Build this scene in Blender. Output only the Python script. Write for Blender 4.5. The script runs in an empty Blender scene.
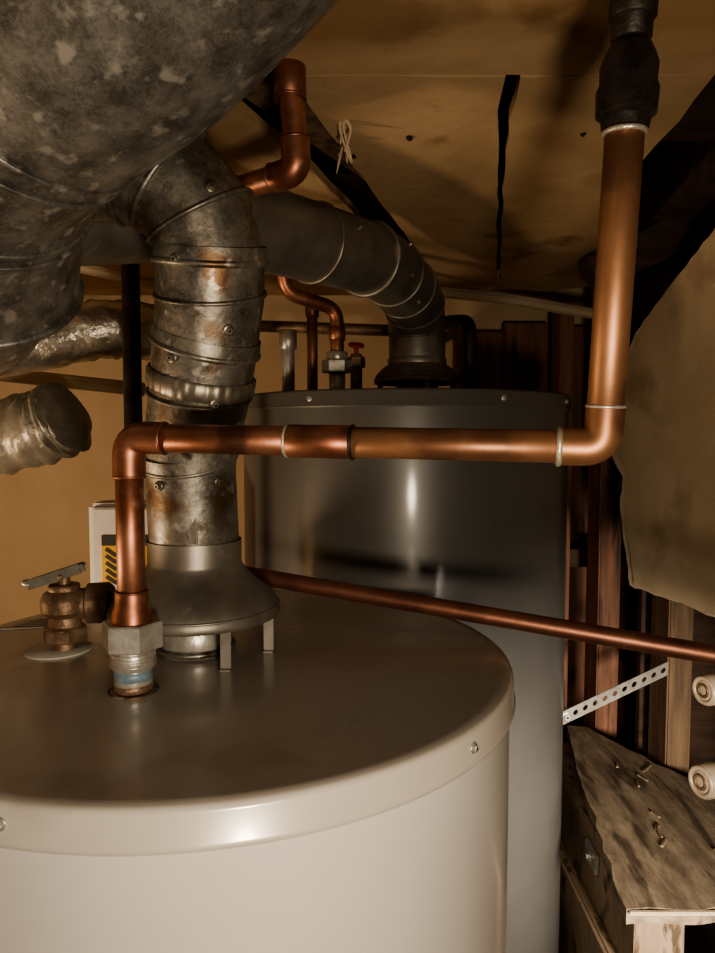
import bpy, math, random
from mathutils import Vector, Matrix
random.seed(4)
C = bpy.context.scene.collection

# ------------------------------------------------------------ materials
def M(name, c1, c2, scale=8, rough=(.4,.6), metal=0.0, bump=.1, bscale=None, stretch=(1,1,1),
      spot=None, coat=0.0, cell=0, lo=.35, hi=.65, bdist=.004):
    m = bpy.data.materials.new(name); m.use_nodes = True
    n = m.node_tree.nodes; l = m.node_tree.links
    b = n['Principled BSDF']
    tc = n.new('ShaderNodeTexCoord'); mp = n.new('ShaderNodeMapping')
    mp.inputs['Scale'].default_value = stretch
    l.new(tc.outputs['Object'], mp.inputs['Vector'])
    nz = n.new('ShaderNodeTexNoise'); nz.inputs['Scale'].default_value = scale
    nz.inputs['Detail'].default_value = 7; nz.inputs['Roughness'].default_value = .62
    l.new(mp.outputs[0], nz.inputs['Vector'])
    fac = nz.outputs['Fac']
    if cell:
        v = n.new('ShaderNodeTexVoronoi'); v.inputs['Scale'].default_value = cell
        nd = n.new('ShaderNodeTexNoise'); nd.inputs['Scale'].default_value = cell*.8
        l.new(mp.outputs[0], nd.inputs['Vector'])
        ad = n.new('ShaderNodeMix'); ad.data_type = 'RGBA'; ad.inputs[0].default_value = .06
        l.new(mp.outputs[0], ad.inputs[6]); l.new(nd.outputs['Color'], ad.inputs[7])
        l.new(ad.outputs[2], v.inputs['Vector'])
        sep = n.new('ShaderNodeSeparateColor'); l.new(v.outputs['Color'], sep.inputs[0])
        mx = n.new('ShaderNodeMix'); mx.inputs[0].default_value = .13
        l.new(fac, mx.inputs[2]); l.new(sep.outputs[0], mx.inputs[3]); fac = mx.outputs[0]
    r = n.new('ShaderNodeValToRGB')
    r.color_ramp.elements[0].position = lo; r.color_ramp.elements[1].position = hi
    r.color_ramp.elements[0].color = (*c1,1); r.color_ramp.elements[1].color = (*c2,1)
    l.new(fac, r.inputs[0]); col = r.outputs[0]
    if spot:
        for sc, ss, th in (spot if isinstance(spot, list) else [spot]):
            n2 = n.new('ShaderNodeTexNoise'); n2.inputs['Scale'].default_value = ss; n2.inputs['Detail'].default_value = 6
            l.new(mp.outputs[0], n2.inputs['Vector'])
            r2 = n.new('ShaderNodeValToRGB')
            r2.color_ramp.elements[0].position = th; r2.color_ramp.elements[1].position = th+.1
            l.new(n2.outputs['Fac'], r2.inputs[0])
            m2 = n.new('ShaderNodeMix'); m2.data_type = 'RGBA'
            l.new(r2.outputs[0], m2.inputs[0]); l.new(col, m2.inputs[6]); m2.inputs[7].default_value = (*sc,1)
            col = m2.outputs[2]
    l.new(col, b.inputs['Base Color'])
    b.inputs['Metallic'].default_value = metal
    mr = n.new('ShaderNodeMapRange'); mr.inputs[3].default_value = rough[0]; mr.inputs[4].default_value = rough[1]
    l.new(fac, mr.inputs[0]); l.new(mr.outputs[0], b.inputs['Roughness'])
    if coat: b.inputs['Coat Weight'].default_value = coat; b.inputs['Coat Roughness'].default_value = .12
    if bump:
        bn = n.new('ShaderNodeTexNoise'); bn.inputs['Scale'].default_value = bscale or scale*4
        bn.inputs['Detail'].default_value = 5
        l.new(mp.outputs[0], bn.inputs['Vector'])
        bp = n.new('ShaderNodeBump'); bp.inputs['Strength'].default_value = bump; bp.inputs['Distance'].default_value = bdist
        l.new(bn.outputs['Fac'], bp.inputs['Height']); l.new(bp.outputs[0], b.inputs['Normal'])
    return m

galv  = M('galvanized_steel', (.12,.11,.095), (.33,.31,.27), 30, (.36,.52), .78, .35, 34, spot=[((.14,.085,.05),20,.53),((.05,.04,.03),45,.64),((.50,.48,.44),70,.62)], cell=150)
galvd = M('galvanized_duct', (.13,.125,.115), (.34,.33,.305), 45, (.38,.52), .72, .14, 40, spot=[((.50,.48,.45),75,.57),((.10,.09,.08),14,.60)], cell=170)
galvb = M('galvanized_bead', (.18,.16,.135), (.34,.31,.26), 30, (.35,.5), .85, .1)
hoodm = M('draft_hood_steel', (.17,.16,.14), (.30,.28,.25), 14, (.38,.52), .7, .12, 40, spot=((.38,.35,.31),30,.64))
zinc  = M('zinc_fitting', (.46,.44,.41), (.66,.64,.60), 60, (.28,.45), .6, .15, 150)
strapm= M('strap_steel', (.34,.32,.28), (.48,.45,.40), 60, (.35,.5), .4, .1, 150)
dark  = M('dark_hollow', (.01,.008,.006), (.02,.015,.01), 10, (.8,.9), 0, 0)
cop   = M('copper_red', (.29,.12,.075), (.52,.25,.165), 24, (.36,.52), .88, .05, 60, spot=[((.15,.07,.045),16,.55),((.64,.42,.30),40,.66)])
cop2  = M('copper_brown', (.33,.165,.09), (.46,.245,.14), 14, (.38,.52), .72, .04, 60, spot=((.22,.11,.065),12,.55))
cop3  = M('copper_dull', (.22,.10,.07), (.36,.17,.12), 20, (.38,.52), .85, .05)
solder= M('solder', (.55,.5,.42), (.8,.75,.66), 80, (.3,.5), .7, .3, 200)
brass = M('aged_bronze', (.18,.115,.075), (.36,.25,.175), 40, (.42,.6), .6, .3, 160)
iron  = M('black_iron', (.016,.012,.010), (.055,.040,.03), 40, (.4,.6), .4, .3, 120)
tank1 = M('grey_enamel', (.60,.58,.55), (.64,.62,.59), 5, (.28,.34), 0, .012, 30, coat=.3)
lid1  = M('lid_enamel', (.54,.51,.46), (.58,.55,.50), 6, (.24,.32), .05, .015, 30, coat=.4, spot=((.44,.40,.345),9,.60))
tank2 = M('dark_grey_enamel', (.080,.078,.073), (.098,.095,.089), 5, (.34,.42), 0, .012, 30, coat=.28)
dry   = M('stained_drywall', (.36,.245,.135), (.50,.355,.21), 6, (.8,.9), 0, .35, 30, spot=[((.25,.155,.075),3.0,.53),((.19,.11,.05),8,.63),((.30,.20,.11),22,.66)])
dryl  = M('painted_plaster', (.60,.44,.27), (.68,.51,.33), 3, (.8,.9), 0, .2, 25)
dryr  = M('loose_drywall_paper', (.40,.30,.185), (.50,.395,.265), 5, (.8,.9), 0, .3, 14, spot=[((.31,.22,.13),6,.54),((.13,.085,.05),20,.70)], bdist=.01)
woodr = M('red_plank', (.12,.055,.03), (.28,.13,.07), 6, (.6,.8), 0, .3, 14, stretch=(7,7,.6), spot=((.07,.035,.02),9,.55))
woodd = M('old_stud', (.10,.065,.04), (.24,.155,.09), 6, (.7,.85), 0, .35, 14, stretch=(8,8,.7))
woodp = M('pale_lumber', (.20,.14,.09), (.36,.26,.17), 6, (.7,.85), 0, .5, 20, stretch=(6,2,1.5), spot=[((.09,.06,.035),12,.54)])
woody = M('grey_board', (.15,.11,.075), (.30,.235,.16), 8, (.7,.85), 0, .8, 22, stretch=(5,.9,5), spot=[((.08,.055,.035),7,.54),((.38,.31,.22),60,.68)])
woodk = M('dark_rafter', (.035,.02,.012), (.09,.05,.03), 8, (.8,.9), 0, .3, 14, stretch=(1,6,6))
strip = M('pale_batten', (.42,.33,.22), (.56,.46,.34), 8, (.6,.8), 0, .2, 30, stretch=(1,6,6))
foil  = M('foil_tape', (.34,.31,.27), (.66,.62,.55), 20, (.25,.42), .85, 1.0, 45)
wrap  = M('plastic_wrap', (.15,.135,.11), (.32,.29,.24), 14, (.3,.5), .35, 1.0, 30)
white = M('white_plastic', (.68,.65,.60), (.74,.71,.66), 6, (.4,.5), 0, 0)
yellow= M('warning_yellow', (.75,.42,.03), (.8,.46,.04), 6, (.5,.6), 0, 0)
blackp= M('print_black', (.015,.015,.015), (.02,.02,.02), 6, (.5,.6), 0, 0)
paper = M('sticker_paper', (.50,.48,.43), (.62,.60,.55), 90, (.5,.6), 0, 0)
blue  = M('blue_tape', (.10,.17,.24), (.25,.33,.4), 60, (.4,.5), .2, .2)
redp  = M('red_handle', (.35,.02,.01), (.45,.03,.02), 30, (.4,.5), 0, 0)
pex   = M('pale_tube', (.55,.46,.35), (.70,.61,.50), 30, (.3,.45), .2, .1)
ground= M('dirty_floor', (.05,.035,.022), (.12,.085,.05), 5, (.85,.95), 0, .6, 20)

# ------------------------------------------------------------ mesh helpers
def mesh(name, vs, fs, mat, parent=None, smooth=True, ang=35):
    me = bpy.data.meshes.new(name); me.from_pydata([tuple(v) for v in vs], [], fs); me.update()
    import bmesh
    bm = bmesh.new(); bm.from_mesh(me); bmesh.ops.recalc_face_normals(bm, faces=bm.faces); bm.to_mesh(me); bm.free()
    if smooth:
        me.polygons.foreach_set('use_smooth', [True]*len(me.polygons))
        me.set_sharp_from_angle(angle=math.radians(ang))
    me.materials.append(mat)
    o = bpy.data.objects.new(name, me); C.objects.link(o)
    if parent is not None:
        o.parent = parent; o.location = -parent.location
    else:
        c = sum((v.co for v in me.vertices), Vector())/len(me.vertices)
        me.transform(Matrix.Translation(-c)); o.location = c
    return o

def group(name, loc):
    e = bpy.data.objects.new(name, None); e.location = loc; e.empty_display_size = .05
    C.objects.link(e); return e

def fillet(pts, rad, n=8):
    pts = [Vector(p) for p in pts]; out = [pts[0]]
    for i in range(1, len(pts)-1):
        a, b, c = pts[i-1], pts[i], pts[i+1]
        u = (a-b); w = (c-b); r = min(rad, u.length*.49, w.length*.49)
        p0 = b+u.normalized()*r; p2 = b+w.normalized()*r
        for k in range(n+1):
            t = k/n; out.append(p0*(1-t)**2 + b*2*t*(1-t) + p2*t*t)
    out.append(pts[-1]); return out

def catmull(pts, n=8):
    pts = [Vector(p) for p in pts]; P = [pts[0]*2-pts[1]]+pts+[pts[-1]*2-pts[-2]]; out = []
    for i in range(1, len(P)-2):
        for k in range(n):
            t = k/n
            out.append(.5*((2*P[i])+(P[i+1]-P[i-1])*t+(2*P[i-1]-5*P[i]+4*P[i+1]-P[i+2])*t*t+(3*P[i]-P[i-1]-3*P[i+1]+P[i+2])*t**3))
    out.append(pts[-1]); return out

def sweep(name, pts, r, mat, parent=None, seg=32, cap=True, ang=35, mod=None):
    pts = [Vector(p) for p in pts]; N = len(pts)
    rs = r if isinstance(r, (list, tuple)) else [r]*N
    vs = []; fs = []
    T = []
    for i in range(N):
        t = (pts[min(i+1, N-1)]-pts[max(i-1, 0)]).normalized(); T.append(t)
    up = Vector((0,0,1)) if abs(T[0].z) < .9 else Vector((0,1,0))
    u = T[0].cross(up).normalized()
    for i in range(N):
        u = (u - T[i]*u.dot(T[i])).normalized(); w = T[i].cross(u)
        for k in range(seg):
            a = 2*math.pi*k/seg
            rr = rs[i]*(mod(i, a) if mod else 1)
            vs.append(pts[i]+(u*math.cos(a)+w*math.sin(a))*rr)
    for i in range(N-1):
        for k in range(seg):
            fs.append((i*seg+k, i*seg+(k+1)%seg, (i+1)*seg+(k+1)%seg, (i+1)*seg+k))
    if cap:
        fs.append(tuple(range(seg))); fs.append(tuple(range((N-1)*seg, N*seg)))
    return mesh(name, vs, fs, mat, parent, True, ang)

def lathe(name, prof, c, mat, parent=None, seg=64, ang=30, capb=False, capt=False):
    vs = []; fs = []
    for r, z in prof:
        for k in range(seg):
            a = 2*math.pi*k/seg; vs.append((c[0]+r*math.cos(a), c[1]+r*math.sin(a), z))
    n = len(prof)
    for i in range(n-1):
        for k in range(seg):
            fs.append((i*seg+k, i*seg+(k+1)%seg, (i+1)*seg+(k+1)%seg, (i+1)*seg+k))
    if capb: fs.append(tuple(range(seg)))
    if capt: fs.append(tuple(range((n-1)*seg, n*seg)))
    return mesh(name, vs, fs, mat, parent, True, ang)

def ring(name, c, nrm, R, r, mat, parent, seg=48, s2=8):
    c = Vector(c); nrm = Vector(nrm).normalized()
    up = Vector((0,0,1)) if abs(nrm.z) < .9 else Vector((0,1,0))
    u = nrm.cross(up).normalized(); w = nrm.cross(u); vs = []; fs = []
    for i in range(seg):
        a = 2*math.pi*i/seg; d = u*math.cos(a)+w*math.sin(a)
        for j in range(s2):
            b = 2*math.pi*j/s2; vs.append(c+d*(R+r*math.cos(b))+nrm*r*math.sin(b))
    for i in range(seg):
        for j in range(s2):
            fs.append((i*s2+j, ((i+1)%seg)*s2+j, ((i+1)%seg)*s2+(j+1)%s2, i*s2+(j+1)%s2))
    return mesh(name, vs, fs, mat, parent, True, 60)

def cyl(name, a, b, r, mat, parent=None, seg=32, r2=None, bev=.0012):
    a = Vector(a); b = Vector(b); d = (b-a); L = d.length; d.normalize(); r2 = r2 or r; e = min(bev, L*.3)
    return sweep(name, [a, a+d*e, b-d*e, b], [r-e, r, r2, r2-e], mat, parent, seg, True, 30 if seg <= 8 else 50)

def box(name, a, b, mat, parent=None, bev=.003, rot=None, jit=0):
    import bmesh
    me = bpy.data.meshes.new(name); bm = bmesh.new(); bmesh.ops.create_cube(bm, size=1)
    a = Vector(a); b = Vector(b); s = b-a; c = (a+b)/2
    for v in bm.verts: v.co = Vector((v.co.x*abs(s.x), v.co.y*abs(s.y), v.co.z*abs(s.z)))
    if bev: bmesh.ops.bevel(bm, geom=list(bm.edges), offset=min(bev, .3*min(abs(x) for x in s)), segments=2, affect='EDGES')
    if rot: bmesh.ops.rotate(bm, verts=bm.verts, matrix=Matrix.Rotation(math.radians(rot[1]), 3, rot[0]))
    if jit:
        for v in bm.verts: v.co += Vector([random.uniform(-jit, jit) for _ in range(3)])
    bm.to_mesh(me); bm.free(); me.materials.append(mat)
    o = bpy.data.objects.new(name, me); C.objects.link(o)
    if parent is None: o.location = c
    else:
        o.parent = parent; o.location = c-parent.location
    return o

def slab(name, poly, z0, z1, mat, parent=None, f=None):
    n = len(poly)
    f = f or (lambda p, h: (p[0], p[1], h))
    vs = [f(p, z0) for p in poly]+[f(p, z1) for p in poly]
    fs = [tuple(range(n)), tuple(range(n, 2*n))]+[(i, (i+1)%n, n+(i+1)%n, n+i) for i in range(n)]
    return mesh(name, vs, fs, mat, parent, False)

def jag(poly, step, amp, skip=()):
    out = []
    for i, p in enumerate(poly):
        q = poly[(i+1)%len(poly)]; L = math.hypot(q[0]-p[0], q[1]-p[1]); n = max(1, int(L/step)); out.append(p)
        if i in skip: continue
        for k in range(1, n):
            t = k/n; out.append((p[0]+(q[0]-p[0])*t+random.uniform(-amp, amp), p[1]+(q[1]-p[1])*t+random.uniform(-amp, amp)))
    return out

def screw(parent, p, nrm, s=.004, mat=zinc, name='screw'):
    p = Vector(p); nrm = Vector(nrm).normalized()
    cyl(name, p-nrm*s*.3, p+nrm*s*.25, s*1.35, mat, parent, 16)
    cyl(name+'_hex', p+nrm*s*.2, p+nrm*s*.95, s*.85, mat, parent, 6, bev=.0004)
    cyl(name+'_slot', p+nrm*s*.90, p+nrm*s*1.0, s*.35, dark, parent, 8, bev=.0001)

def strap_pts(path, s):
    L = [0]
    for i in range(1, len(path)): L.append(L[-1]+(path[i]-path[i-1]).length)
    t = s*L[-1]
    for i in range(1, len(path)):
        if L[i] >= t:
            f = (t-L[i-1])/(L[i]-L[i-1]); return path[i-1].lerp(path[i], f), (path[i]-path[i-1]).normalized()
    return path[-1], (path[-1]-path[-2]).normalized()

# ------------------------------------------------------------ room shell
ZC = .315
box('floor', (-1.0,-.6,-.93), (1.0,1.85,-.9), ground, bev=0)
box('wall_left', (-1.03,-.6,-.9), (-1.0,1.85,.62), dryl, bev=0)
box('wall_back', (-1.0,1.80,-.9), (1.0,1.83,.62), dryl, bev=0)
box('wall_right', (.95,-.6,-.9), (.98,1.85,.62), woodk, bev=0)
box('roof_deck', (-1.0,-.6,.62), (1.0,1.85,.64), woodk, bev=0)

ce = group('ceiling', (.1,1.0,ZC))
slab('panel_a', jag([(-.98,.50),(-.215,.50),(-.20,.60),(-.135,.66),(-.075,.80),(-.035,.93),(.03,1.14),(.075,1.32),(.13,1.62),(-.98,1.62)], .05, .003, (0,8,9)), ZC, ZC+.012, dry, ce)
slab('panel_b', jag([(-.06,.635),(.130,.635),(.136,.70),(.20,1.02),(.297,1.52),(.22,1.60),(.17,1.62),(.115,1.30),(.075,1.12),(.02,.93),(-.03,.75)], .04, .002), ZC-.002, ZC+.012, dry, ce)
slab('panel_c', jag([(.143,.635),(.311,.63),(.322,.72),(.327,.83),(.36,1.0),(.41,1.18),(.44,1.35),(.50,1.5),(.42,1.56),(.306,1.53),(.211,1.05),(.151,.72)], .04, .002), ZC-.003, ZC+.012, dry, ce)
slab('panel_d', jag([(-.16,.40),(.34,.40),(.33,.52),(.315,.628),(-.06,.628),(-.12,.56)], .05, .002, (0,3)), ZC-.004, ZC+.014, dry, ce)
box('split_joist', (-.28,.90,ZC+.030), (.30,.955,ZC+.075), woodd, ce, rot=('Z',62))
for (x,y,r) in [(-.005,.81,.0030),(.055,.76,.0035),(.235,.75,.003)]:
    slab('nail_hole', [(x+r*math.cos(a)*random.uniform(.6,1.2), y+r*1.6*math.sin(a)*random.uniform(.6,1.2)) for a in [k*.7 for k in range(9)]], ZC-.0045, ZC-.0025, dark, ce)
rf = group('roof_rafters', (.4,.9,.45))
for i, y in enumerate([.55,.95,1.35,1.7]):
    box('rafter_%d'%i, (-.9,y,.40), (.93,y+.04,.49), woodk, rf)
box('ridge', (.50,.3,.36), (.55,1.75,.46), woodk, rf)
box('brace', (.38,1.2,.33), (.80,1.25,.39), woodk, rf, rot=('Y',-25))

bw = group('plank_wall', (.5,1.72,-.3))
x = .235; i = 0
while x < .93:
    w = random.uniform(.09,.16)
    box('plank_%d'%i, (x,1.72+random.uniform(0,.005),-.9), (min(x+w-.002,.94),1.75,.25+random.uniform(-.01,.02)), woodr, bw, bev=.0015, jit=.0006)
    x += w; i += 1
st = group('wall_studs', (.55,1.4,-.4))
box('stud_1', (.495,1.42,-.9), (.54,1.50,.30), woodr, st)
box('stud_2', (.565,1.25,-.9), (.61,1.33,.30), woodd, st)
box('stud_3', (.68,1.0,-.9), (.73,1.09,.33), woodd, st)
box('stud_4', (.445,1.55,-.9), (.475,1.62,.28), woodr, st)
box('stud_5', (.80,1.2,-.9), (.84,1.28,.33), woodd, st)
box('blocking', (.40,1.56,-.30), (.90,1.62,-.26), woodk, st)
box('dark_panel', (.56,1.36,-.9), (.93,1.38,-.2), woodk, st, bev=.001)

sweep('ceiling_batten', [(.17,1.50,.300),(.30,1.49,.285),(.50,1.46,.245)], [.012,.013,.011], strip, seg=8)

# torn drywall sheet standing across the right-hand corner
dw = group('loose_drywall_sheet', (.47,1.07,0))
def dpl(p, h):   # p = (u along the sheet, z)
    return (.425+.075*p[0]-.930*h, 1.17-.19*p[0]-.367*h, p[1])
E = [(2.2,.360),(.946,.285),(.520,.213),(.230,.160),(.060,.105),(.040,.085),(-.015,.050),(-.005,-.035),(.129,-.070),(.105,-.120),(.165,-.182),(.235,-.246),(.694,-.252),(1.044,-.258),(2.2,-.285)]
def jd(P, amp):
    out = []
    for i, p in enumerate(P):
        out.append(p)
        if i == len(P)-1: break
        q = P[i+1]; n = max(2, int(math.hypot((q[0]-p[0])*.204, q[1]-p[1])/.012))
        for k in range(1, n):
            t = k/n; out.append((p[0]+(q[0]-p[0])*t+random.uniform(-amp, amp)*4, p[1]+(q[1]-p[1])*t+random.uniform(-amp, amp)))
    return out
slab('gypsum', jd(E, .0022), -.011, 0, strip, dw, dpl)
E2 = [(u+(.05 if u < .5 else 0), z+(-.004 if z > 0 else .004)) for u, z in E]
slab('face_paper', jd(E2, .0035), .0003, .002, dryr, dw, dpl)

# ------------------------------------------------------------ water heaters
def heater(name, cx, cy, ztop, zbot, R, mbody, mlid, screws, lidh=.030):
    g = group(name, (cx, cy, zbot))
    lathe('jacket', [(R-.012,zbot+.03),(R-.003,zbot+.032),(R-.003,ztop-.02)], (cx,cy), mbody, g, 160)
    lathe('base_ring', [(R-.02,zbot),(R-.008,zbot),(R-.006,zbot+.034)], (cx,cy), iron, g, 96, capb=True)
    lathe('lid', [(R-.006,ztop-lidh),(R+.001,ztop-lidh),(R+.0018,ztop-lidh+.002),(R+.0005,ztop-lidh+.004),(R,ztop-.004),(R-.001,ztop-.0015),
                  (R-.0035,ztop),(R-.012,ztop-.0005),(R*.6,ztop),(R*.1,ztop),(.001,ztop)], (cx,cy), mlid, g, 160, ang=50)
    for a, z in screws:
        d = Vector((math.sin(math.radians(a)), -math.cos(math.radians(a)), 0))
        screw(g, Vector((cx,cy,z))+d*(R+.0005), d, .0030, name='lid_screw')
    return g
T1 = (-.130,.627); Z1 = -.20
h1 = heater('water_heater', T1[0], T1[1], Z1, -.9, .266, tank1, lid1, [(51.5,-.212),(-14,-.212),(110,-.212),(180,-.212)], .025)
T2 = (.0766,1.168); Z2 = .059
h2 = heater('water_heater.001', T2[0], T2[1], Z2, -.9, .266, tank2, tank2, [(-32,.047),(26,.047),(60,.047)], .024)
cyl('escutcheon', (-.277,.637,Z1), (-.277,.637,Z1+.002), .030, paper, h1, 40)
slab('rating_label', [(-.375,.700),(-.315,.713),(-.322,.765),(-.352,.735)], Z1+.0002, Z1+.0010, paper, h1)
for k in range(4):
    box('label_line', (-.355+.004*k,.712+.009*k,Z1+.001), (-.322,.7135+.009*k,Z1+.0013), blackp, h1, bev=0)

def hood(name, cx, cy, zt, R, rt, hgt, legs, gap=.035):
    g = group(name, (cx,cy,zt))
    zr = zt+gap
    lathe('bell', [(R-.004,zr+.001),(R,zr-.001),(R+.0015,zr+.002),(R,zr+.008),(R-.003,zr+.014),(R-.011,zr+.023),(R-.022,zr+.031),(rt+.006,zr+.039),(rt+.002,zr+hgt*.95),(rt+.0015,zr+hgt),(rt+.0015,zr+hgt+.02)], (cx,cy), hoodm, g, 80, ang=60)
    ring('bell_crease', (cx,cy,zr+.008), (0,0,1), R-.0003, .0012, hoodm, g, 80)
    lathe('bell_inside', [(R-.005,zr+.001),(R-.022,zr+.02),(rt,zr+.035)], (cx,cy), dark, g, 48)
    cyl('flue_outlet', (cx,cy,zt), (cx,cy,zr-.008), rt*.80, zinc, g, 48)
    ring('outlet_lip', (cx,cy,zr-.008), (0,0,1), rt*.80, .002, zinc, g)
    ring('outlet_lip', (cx,cy,zt+.004), (0,0,1), rt*.83, .003, galv, g)
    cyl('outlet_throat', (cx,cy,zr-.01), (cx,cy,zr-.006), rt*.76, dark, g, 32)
    for a in legs:
        a = math.radians(a); p = Vector((cx+math.sin(a)*(R-.008), cy-math.cos(a)*(R-.008), 0))
        box('hood_leg', (p.x-.0045,p.y-.0015,zt), (p.x+.0045,p.y+.0015,zr+.006), hoodm, g, bev=.0006)
        box('leg_foot', (p.x-.0045,p.y-.006,zt), (p.x+.0045,p.y+.004,zt+.0015), hoodm, g, bev=.0004)
    return g
HX, HY = -.150,.640
hood('draft_hood', HX, HY, Z1, .0765, .041, .048, [34,-62,85,-100,180])
hood('draft_hood.001', .0985, 1.168, Z2, .070, .043, .045, [10,-80,100,190], .024)

# ------------------------------------------------------------ flues
def beads(g, path, ss, R, r=.0022, m=galvb):
    for s in ss:
        p, t = strap_pts(path, s); ring('seam_bead', p, t, R, r, m, g)
def pscrew(g, path, s, ang, R, sz=.0034):
    p, t = strap_pts(path, s)
    side = Vector((0,-1,0)); side = (side-t*side.dot(t)).normalized()
    side = Matrix.Rotation(math.radians(ang), 3, t) @ side
    screw(g, p+side*R, side, sz, galvb)
F1 = [(HX,HY,-.10),(-.151,.632,-.0325),(-.149,.628,-.015),(-.137,.612,.035),(-.129,.600,.075),(-.121,.585,.115),(-.119,.575,.140),(-.125,.568,.172),(-.147,.563,.197),(-.180,.562,.210),(-.225,.562,.212)]
F1 = [Vector(p) for p in F1]
fl = group('flue_pipe', (-.14,.6,.05))
sweep('lower_pipe', [F1[0],F1[1],F1[2],(-.147,.625,-.005)], .0405, galv, fl, 48, ang=12)
R1=.0440
sweep('gored_elbow', [(-.152,.633,-.022)]+F1[3:], [.0415,.0430,R1,R1,R1,R1,R1,R1,R1], galv, fl, 48, ang=9)
P = [Vector((-.152,.633,-.022))]+F1[3:]
tilt = [(-.30,0,0),(-.1,0,0),(.05,0,.0),(-.12,0,0),(.12,0,0),(0,0,0),(0,0,.1),(0,0,0)]
for i, (p, a) in enumerate(zip(P, [.0425,.0440,.0448,.0448,.0448,.0448,.0448,.0448])):
    t = (P[min(i+1,len(P)-1)]-P[max(i-1,0)]).normalized()
    t = (t+Vector(tilt[i])).normalized()
    ring('seam_bead', p, t, a, [.0024,.0018,.0028,.0018,.003,.002,.0026,.002][i], galv, fl)
    if i % 2 == 0: sweep('swage', [p, p+t*.012], [a+.0014, a+.0004], galv, fl, 48, False)
a,b = F1[3],F1[4]; d=(b-a).normalized()
sweep('crimped_collar', [a+d*.004, a+d*.006, a+d*.018, a+d*.020], [.0445,.0458,.0460,.0446], galvb, fl, 96, False, 60, mod=lambda i,an: 1+.016*math.sin(an*30))
box('pipe_seam', (HX+.004,HY-.0425,-.095), (HX+.012,HY-.036,-.03), galvb, fl, bev=.001)
for s,an,R in [(.15,-28,.041),(.17,50,.041),(.36,30,.045),(.44,-20,.045),(.52,35,.045),(.64,-25,.045),(.72,25,.045),(.84,20,.045)]:
    pscrew(fl, F1, s, an, R)

F2 = catmull([(.0985,1.168,.12),(.0975,1.165,.175),(.090,1.13,.208),(.068,1.075,.226),(.0239,.97,.234),(-.0457,.87,.230),(-.113,.79,.228),(-.171,.73,.224),(-.235,.665,.205),(-.275,.61,.19)], 3)
f2 = group('flue_pipe.001', (.0,.9,.23))
sweep('vent_run', F2, .0465, hoodm, f2, 48, ang=9)
beads(f2, F2, [.06,.13,.20,.29,.80], .0470, .0018, hoodm)
beads(f2, F2, [.40], .0480, .0034, hoodm)
beads(f2, F2, [.55], .0470, .0024, galvb)
for s,an in [(.33,-15),(.33,40),(.50,20),(.24,-30),(.10,10)]: pscrew(f2, F2, s, an, .0465)

# ------------------------------------------------------------ big duct
DP = [(-.020,.340,.350),(-.080,.367,.298),(-.140,.405,.255),(-.205,.44,.224),(-.248,.475,.198),(-.280,.515,.165),(-.302,.560,.122)]
DR = [.102,.098,.092,.086,.081,.078,.077]
bd = group('vent_duct', (-.2,.45,.2))
DPc = catmull(DP, 4); DRc = []
for i in range(len(DPc)):
    f = i/4; k = min(int(f), 5); DRc.append(DR[k]+(DR[k+1]-DR[k])*(f-k))
sweep('duct_body', DPc, DRc, galvd, bd, 80, ang=30)
for idx, rr in [(12,.0018),(13,.0018),(18,.002),(19,.0015),(24,.0034)]:
    t = (DPc[min(idx+1,len(DPc)-1)]-DPc[idx-1]).normalized(); ring('duct_bead', DPc[idx], t, DRc[idx]+.0005, rr, galvd, bd, 80)
sweep('duct_tail', catmull([(-.300,.555,.127),(-.325,.60,.110),(-.37,.66,.108),(-.45,.74,.11),(-.62,.80,.12)], 5), .058, galvd, bd, 40)

fp = catmull([(-.95,.93,.06),(-.62,.96,.10),(-.47,.985,.125),(-.38,1.0,.145),(-.32,1.03,.150),(-.28,1.12,.15),(-.27,1.35,.15)], 8)
sweep('foil_wrapped_pipe', fp, .041, foil, None, 28, ang=60, mod=lambda i,a: 1+.05*math.sin(i*2.3)*math.sin(a*3+i)+.03*math.sin(a*7+i*1.7))
wp = catmull([(-.95,1.02,-.06),(-.62,.98,-.025),(-.52,.97,-.010),(-.44,.96,.006),(-.405,.955,.018),(-.385,.95,.026)], 8)
rsz = [.050]*len(wp)
for k in range(6): rsz[-1-k] = .050*math.sqrt(1-(1-k/6)**2*.96)
sweep('insulated_flex_duct', wp, rsz, wrap, None, 28, ang=60, mod=lambda i,a: 1+.05*math.sin(i*1.9+a*2)+.04*math.sin(a*5+i))
sweep('batten_strip', [(-.95,1.12,.135),(-.34,1.12,.070)], .011, strip, seg=8)
sweep('batten_strip.001', [(-.52,1.25,.300),(-.20,1.25,.225)], .010, strip, seg=8)

# ------------------------------------------------------------ black gas pipe
gp = group('gas_pipe', (-.288,.905,0))
cyl('riser', (-.289,.905,-.88), (-.289,.905,.30), .0115, iron, gp)
cyl('coupling', (-.289,.905,-.42), (-.289,.905,-.38), .016, iron, gp)
cyl('ceiling_flange', (-.289,.905,.298), (-.289,.905,.314), .022, iron, gp)

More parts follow.
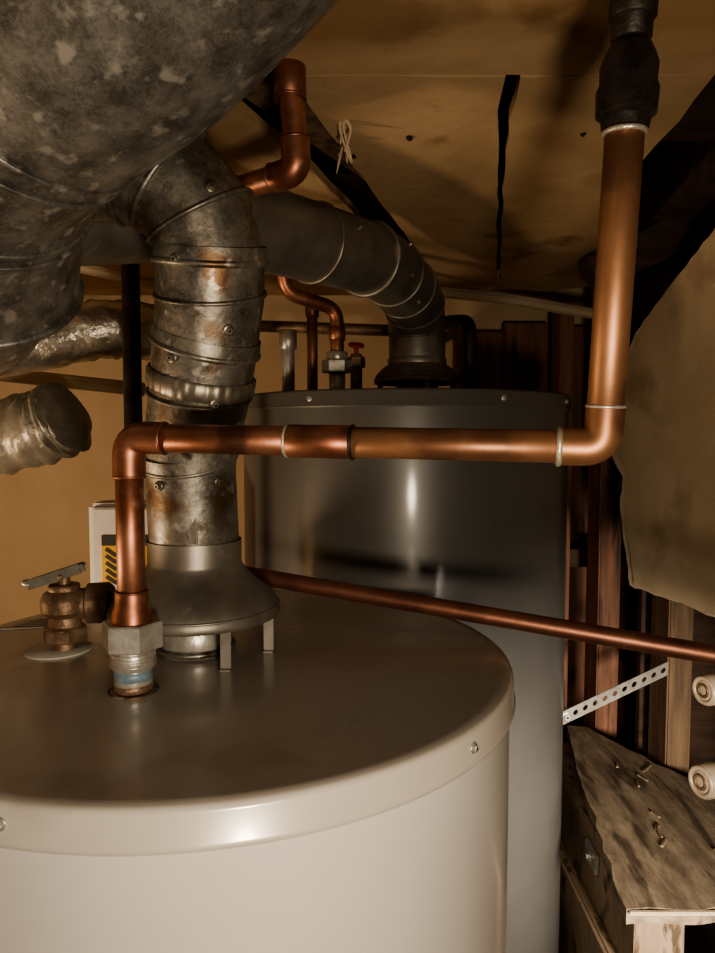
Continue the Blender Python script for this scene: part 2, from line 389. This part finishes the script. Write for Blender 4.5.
# ------------------------------------------------------------ main copper line
cl = group('copper_water_line', (-.175,.536,-.2))
A = Vector((-.175,.536,-.1)); B = Vector((-.175,.536,-.003)); Cc = Vector((.161,.460,-.009)); D = Vector((.1645,.443,.187))
rr = .0108
dirAB = Vector((0,0,1)); dBC = (Cc-B).normalized(); dCD = (D-Cc).normalized()
cyl('riser', A-dirAB*.03, B-dirAB*.02, rr, cop, cl)
def elbow(g, p, d0, d1, m, L=.024, R=.0132, bend=.02, solderm=solder):
    pth = fillet([p-d0*L, p, p+d1*L], bend, 10); sweep('elbow', pth, R, m, g, 32, ang=50)
    ring('elbow_lip', p-d0*L, d0, R-.0008, .0013, solderm, g); ring('elbow_lip', p+d1*L, d1, R-.0008, .0013, solderm, g)
elbow(cl, B, dirAB, dBC, cop, L=.030, R=.0124, bend=.022, solderm=cop3)
def at(f): return B.lerp(Cc, f)
cyl('run_a', B+dBC*.02, at(.40), rr, cop, cl)
cyl('coupling', at(.370), at(.510), .0120, cop, cl)
ring('solder_ring', at(.370), dBC, .0111, .0013, solder, cl); ring('solder_ring', at(.510), dBC, .0115, .0014, iron, cl)
cyl('run_b', at(.50), Cc-dBC*.02, .0110, cop2, cl)
elbow(cl, Cc, dBC, dCD, cop2, L=.027, R=.0125, bend=.014)
ring('solder_blob', Cc-dBC*.028, dBC, .0116, .0020, solder, cl)
cyl('riser_b', Cc+dCD*.02, D, .0118, cop2, cl)
ring('solder_ring', D-dCD*.002, dCD, .0120, .0018, solder, cl)
sweep('reducer', [D, D+dCD*.006, D+dCD*.008, D+dCD*.022, D+dCD*.026, D+dCD*.036, D+dCD*.042, D+dCD*.048], [.014,.015,.0180,.0185,.0168,.0172,.015,.0120], iron, cl, 24, ang=40)
cyl('stub', D+dCD*.05, D+dCD*.135, .0120, iron, cl)
cyl('stub_coupling', D+dCD*.062, D+dCD*.080, .0140, iron, cl, 24)
nx, ny = -.175,.536
cyl('hex_nut', (nx,ny,-.166), (nx,ny,-.145), .0235, zinc, cl, 6, bev=.0012)
sweep('union_tail', [(nx,ny,-.146),(nx,ny,-.138),(nx,ny,-.132),(nx,ny,-.122)], [.0155,.0150,.0130,.0126], cop, cl, 32)
ring('tail_lip', (nx,ny,-.122), (0,0,1), .0118, .0012, cop3, cl)
cyl('union_body', (nx,ny,-.182), (nx,ny,-.165), .0168, zinc, cl)
for k in range(4): ring('thread', (nx,ny,-.169-.003*k), (0,0,1), .0168, .0008, zinc, cl)
cyl('nipple', (nx,ny,-.200), (nx,ny,-.178), .0145, zinc, cl)
cyl('tape', (nx,ny,-.191), (nx,ny,-.182), .0150, blue, cl)
cyl('nipple_sleeve', (nx,ny,-.200), (nx,ny,-.193), .0150, brass, cl)
ring('hole_edge', (nx,ny,-.200), (0,0,1), .0185, .0010, galv, cl)

dl = group('copper_drain_line', (-.15,.768,-.2))
q = fillet([(-.15,.768,-.199),(-.15,.768,-.151),(.45,.580,-.212),(.60,.533,-.227)], .012, 8)
sweep('pipe', q, .0090, cop3, dl, 28, ang=50)
cyl('base_nut', (-.15,.768,-.2), (-.15,.768,-.188), .015, brass, dl, 6)

ub = group('copper_branch', (-.06,.62,.3))
sweep('pipe', fillet([(-.058,.615,.314),(-.052,.618,.226),(-.126,.664,.222),(-.180,.672,.268),(-.180,.672,.314)], .02, 8), .0105, cop, ub, 28, ang=50)
d0 = Vector((.006,.003,-.088)).normalized(); d1 = (Vector((-.126,.664,.222))-Vector((-.052,.618,.226))).normalized()
elbow(ub, Vector((-.052,.618,.226)), d0, d1, cop, .026, .0126, .02, cop3)
cyl('fitting', (-.0575,.615,.285), (-.058,.615,.314), .0140, cop3, ub)
ring('lip', (-.0575,.615,.285), (0,0,1), .013, .0014, cop3, ub)

# ------------------------------------------------------------ T&P relief valve
tp = group('relief_valve', (-.277,.637,Z1))
bx, by = -.270,.637
sweep('body', [(bx,by,-.198),(bx,by,-.190),(bx,by,-.189),(bx,by,-.178),(bx,by,-.176),(bx,by,-.168),(bx,by,-.162),(bx,by,-.152),(bx,by,-.146),(bx,by,-.141)],
      [.010,.010,.0180,.0180,.0145,.0140,.0205,.021,.0185,.010], brass, tp, 32, ang=40)
cyl('hex_flats', (bx,by,-.190), (bx,by,-.178), .0205, brass, tp, 6, bev=.0012)
sweep('outlet', [(bx,by,-.157),(bx+.018,by+.004,-.157),(bx+.020,by+.004,-.157),(bx+.038,by+.008,-.157),(bx+.040,by+.008,-.157)], [.014,.0145,.0185,.019,.0165], brass, tp, 32, ang=40)
cyl('outlet_bore', (bx+.039,by+.0079,-.157), (bx+.0405,by+.0082,-.157), .011, dark, tp)
cyl('stem', (bx,by,-.145), (bx,by,-.128), .0055, brass, tp)
cyl('cap', (bx,by,-.146), (bx,by,-.138), .0140, brass, tp, 24)
def plate(name, a, b, w, th, mat, parent):
    a=Vector(a); b=Vector(b); d=(b-a).normalized(); s=Vector((0,0,1)).cross(d).normalized(); n=d.cross(s)
    vs=[]
    for e in (a,b):
        for i,j in ((-1,-1),(1,-1),(1,1),(-1,1)): vs.append(e+s*w*i/2+n*th*j/2)
    return mesh(name, vs, [(0,1,2,3),(4,5,6,7),(0,1,5,4),(1,2,6,5),(2,3,7,6),(3,0,4,7)], mat, parent, False)
plate('lever', (bx-.028,by-.006,-.135), (bx+.018,by+.002,-.120), .012, .0025, hoodm, tp)
plate('lever_flange', (bx-.028,by-.012,-.137), (bx+.016,by-.004,-.123), .0018, .009, hoodm, tp)
plate('lever_flange', (bx-.028,by+.000,-.137), (bx+.016,by+.008,-.123), .0018, .009, hoodm, tp)
ring('lever_eye', (bx-.029,by-.006,-.136), (0.2,0,1), .0050, .0022, zinc, tp)
cyl('lever_pin', (bx,by-.010,-.130), (bx,by+.010,-.130), .0025, brass, tp, 16)

# ------------------------------------------------------------ pipework on the second heater
p2 = group('copper_water_line.001', (-.033,1.13,Z2))
PX, PY = -.033,1.14
cyl('nipple', (PX,PY,Z2), (PX,PY,.098), .013, zinc, p2)
cyl('hex_nut', (PX,PY,.098), (PX,PY,.118), .025, zinc, p2, 6, bev=.0015)
cyl('union_top', (PX,PY,.118), (PX,PY,.132), .017, zinc, p2, 24)
sweep('pipe', fillet([(PX,PY,.13),(PX,PY,.200),(-.112,1.10,.218),(-.122,1.08,.314)], .022, 8), .0110, cop, p2, 24)
cyl('collar', (PX,PY,.150), (PX,PY,.172), .0135, cop, p2)
cyl('collar_b', (-.118,1.088,.25), (-.120,1.084,.28), .0135, cop3, p2)
p3 = group('copper_tube', (-.081,1.25,Z2))
cyl('tube', (-.080,1.25,Z2), (-.080,1.25,.215), .0095, cop2, p3); cyl('cap', (-.080,1.25,.205), (-.080,1.25,.235), .012, cop3, p3)
p4 = group('galvanized_nipple', (-.119,1.2,Z2))
cyl('tube', (-.118,1.2,Z2), (-.118,1.2,.165), .011, zinc, p4); cyl('cap', (-.118,1.2,.142), (-.118,1.2,.175), .0150, zinc, p4)
p5 = group('gate_valve', (.0,1.2,Z2))
cyl('body', (-.002,1.2,Z2), (-.002,1.2,.135), .010, brass, p5); cyl('bonnet', (-.002,1.2,.112), (-.002,1.2,.130), .015, brass, p5, 6)
ring('handle', (-.002,1.2,.150), (.1,-.35,1), .011, .0030, redp, p5, 24); cyl('stem', (-.002,1.2,.13), (-.002,1.2,.155), .004, redp, p5)
for k in range(4):
    a=k*math.pi/2; cyl('spoke', (-.002,1.2,.150), (-.002+.011*math.cos(a),1.2+.011*math.sin(a),.150+.004*math.sin(a)), .0020, redp, p5, 8)
p6 = group('iron_return_pipe', (.193,1.2,Z2))
sweep('pipe', fillet([(.190,1.2,Z2),(.190,1.2,.190),(.155,1.28,.200),(.155,1.78,.205)], .025, 8), .0125, iron, p6, 24)
cyl('union', (.190,1.2,.085), (.190,1.2,.11), .018, iron, p6, 8)
p7 = group('horizontal_iron_pipe', (-.05,1.35,.2))
cyl('run', (-.24,1.36,.208), (.12,1.36,.196), .011, brass, p7)
for xx in (-.235,.115):
    cyl('drop', (xx,1.36,.205), (xx,1.36,.312), .011, brass, p7)

# ------------------------------------------------------------ white control box
cb = group('control_box', (-.3,1.0,-.2))
box('case', (-.388,1.00,-.33), (-.205,1.06,-.100), white, cb, bev=.006)
box('cover', (-.380,.995,-.325), (-.213,1.002,-.106), white, cb, bev=.003)
box('warning_label', (-.366,.9935,-.215), (-.290,.9955,-.145), yellow, cb, bev=0)
box('label_header', (-.366,.9930,-.160), (-.290,.9950,-.145), blackp, cb, bev=0)
for k in range(5):
    box('chevron', (-.362,.9925,-.212+.010*k), (-.344,.9945,-.207+.010*k), blackp, cb, bev=0, rot=('Y',35))
box('mount_leg', (-.32,1.02,-.9), (-.30,1.05,-.33), galv, cb)

# ------------------------------------------------------------ boards bottom right
pb = group('rough_board', (.42,1.1,-.6))
slab('board', jag([(.340,.85),(.50,.855),(.62,.86),(.62,1.10),(.515,1.30),(.47,1.40),(.432,1.41),(.400,1.25)], .03, .005), -.620, -.600, woody, pb)
box('end_trim', (.342,.843,-.604), (.61,.849,-.600), strip, pb, bev=.001)
for k in range(9):
    x = random.uniform(.42,.54); y = random.uniform(.9,1.25); l = random.uniform(.012,.035)
    box('splinter', (x,y,-.6005), (x+.004,y+l,-.5975), woody, pb, bev=.0005, rot=('Z',random.uniform(-50,30)))
sb = group('support_beam', (.38,1.1,-.75))
box('beam', (.372,.90,-.90), (.44,1.38,-.622), woodp, sb, jit=.003)
box('post', (.54,.90,-.90), (.60,.96,-.622), woodd, sb, jit=.002)
box('lower_rail', (.355,.86,-.90), (.371,1.30,-.74), woodp, sb, jit=.002)
sb2 = group('angle_bracket', (.36,1.0,-.68))
box('plate', (.366,1.04,-.68), (.372,1.09,-.650), strapm, sb2, bev=.001); screw(sb2, (.365,1.065,-.665), (-1,0,0), .006)

ps = group('perforated_strap', (.45,1.2,-.45))
a = Vector((.362,1.22,-.508)); b = Vector((.560,1.24,-.422)); n = 11
dd = (b-a)/n; hh = Vector((0,-.1,1)).normalized(); L = dd.length; W = .026; vs=[]; fs=[]
du = dd.normalized()
for k in range(n):
    c0 = a+dd*(k+.5); base = len(vs); S=16
    for j in range(S):
        an = 2*math.pi*j/S; cx, sx = math.cos(an), math.sin(an); m = max(abs(cx), abs(sx))
        vs.append(c0+du*(cx/m*L/2)+hh*(sx/m*W/2)); vs.append(c0+du*cx*.0050+hh*sx*.0050)
    for j in range(S):
        j2=(j+1)%S; fs.append((base+2*j, base+2*j2, base+2*j2+1, base+2*j+1))
so = mesh('strap', vs, fs, strapm, ps, False); md = so.modifiers.new('thick','SOLIDIFY'); md.thickness = .0015
screw(ps, a+du*.012+Vector((0,-.002,0)), (0,-1,0), .007)

for nm, z, r in (('pale_tube', -.169, .0100), ('pale_tube.001', -.231, .0112)):
    g = group(nm, (.235,.45,z))
    e = Vector((.2285,.452,z)); f = Vector((.60,.58,z-.004)); d = (f-e).normalized()
    sweep('wall', [e, e+d*.001, e+d*.012, e+d*.0125, f], [r*.93, r, r, r*.93, r*.93], pex, g, 32, ang=40)
    ring('mouth', e, d, r*.80, r*.16, pex, g, 32); cyl('bore', e-d*.0008, e+d*.001, r*.64, pex, g, 24, bev=.0002)
    ring('inner_ring', e-d*.0008, d, r*.40, r*.10, brass, g, 24)
box('tube_post', (.60,.50,-.9), (.66,.64,.30), woodd)

tg = group('torn_ceiling_paper', (-.01,.74,.30))
for k in range(7):
    x0 = -.012+random.uniform(-.008,.008); y0 = .74+random.uniform(-.02,.02)
    e = Vector((x0+random.uniform(-.010,.014), y0, ZC-random.uniform(.02,.045)))
    sweep('shred', catmull([(x0,y0,ZC), (x0+random.uniform(-.006,.006),y0,ZC-.012), e], 4), [.0018]*4+[.0012]*4+[.0003], strip, tg, 6)

# ------------------------------------------------------------ lights
def area(name, loc, tgt, size, power, col, spread=180):
    l = bpy.data.lights.new(name, 'AREA'); l.size = size; l.energy = power; l.color = col; l.shape = 'DISK'; l.spread = math.radians(spread)
    o = bpy.data.objects.new(name, l); C.objects.link(o); o.location = loc
    o.rotation_euler = (Vector(tgt)-Vector(loc)).to_track_quat('-Z','Y').to_euler(); return o
area('work_lamp', (.10,-.08,-.165), (.05,1.0,-.06), .08, 3.3, (1,.82,.60))
area('left_lamp', (-.90,.50,-.42), (-.45,1.6,.0), .12, 5.0, (1,.75,.50))
area('low_fill', (.46,.05,-.42), (.32,1.0,-.58), .15, 2.2, (1,.87,.72), 50)  # added fill, no real source: lifts rear tank's lower right side and the boards
w = bpy.data.worlds.new('world'); bpy.context.scene.world = w; w.use_nodes = True
w.node_tree.nodes['Background'].inputs[0].default_value = (1,.80,.60,1)
w.node_tree.nodes['Background'].inputs[1].default_value = .08
bpy.context.scene.view_settings.look = 'AgX - Medium High Contrast'
bpy.context.scene.view_settings.exposure = .12

cam = bpy.data.cameras.new('camera'); co = bpy.data.objects.new('camera', cam); C.objects.link(co)
co.location = (0,0,0); co.rotation_euler = (math.radians(90-3.5),0,0)
cam.sensor_fit = 'VERTICAL'; cam.sensor_height = 24; cam.lens = 24*700/953; cam.clip_start = .01
bpy.context.scene.camera = co
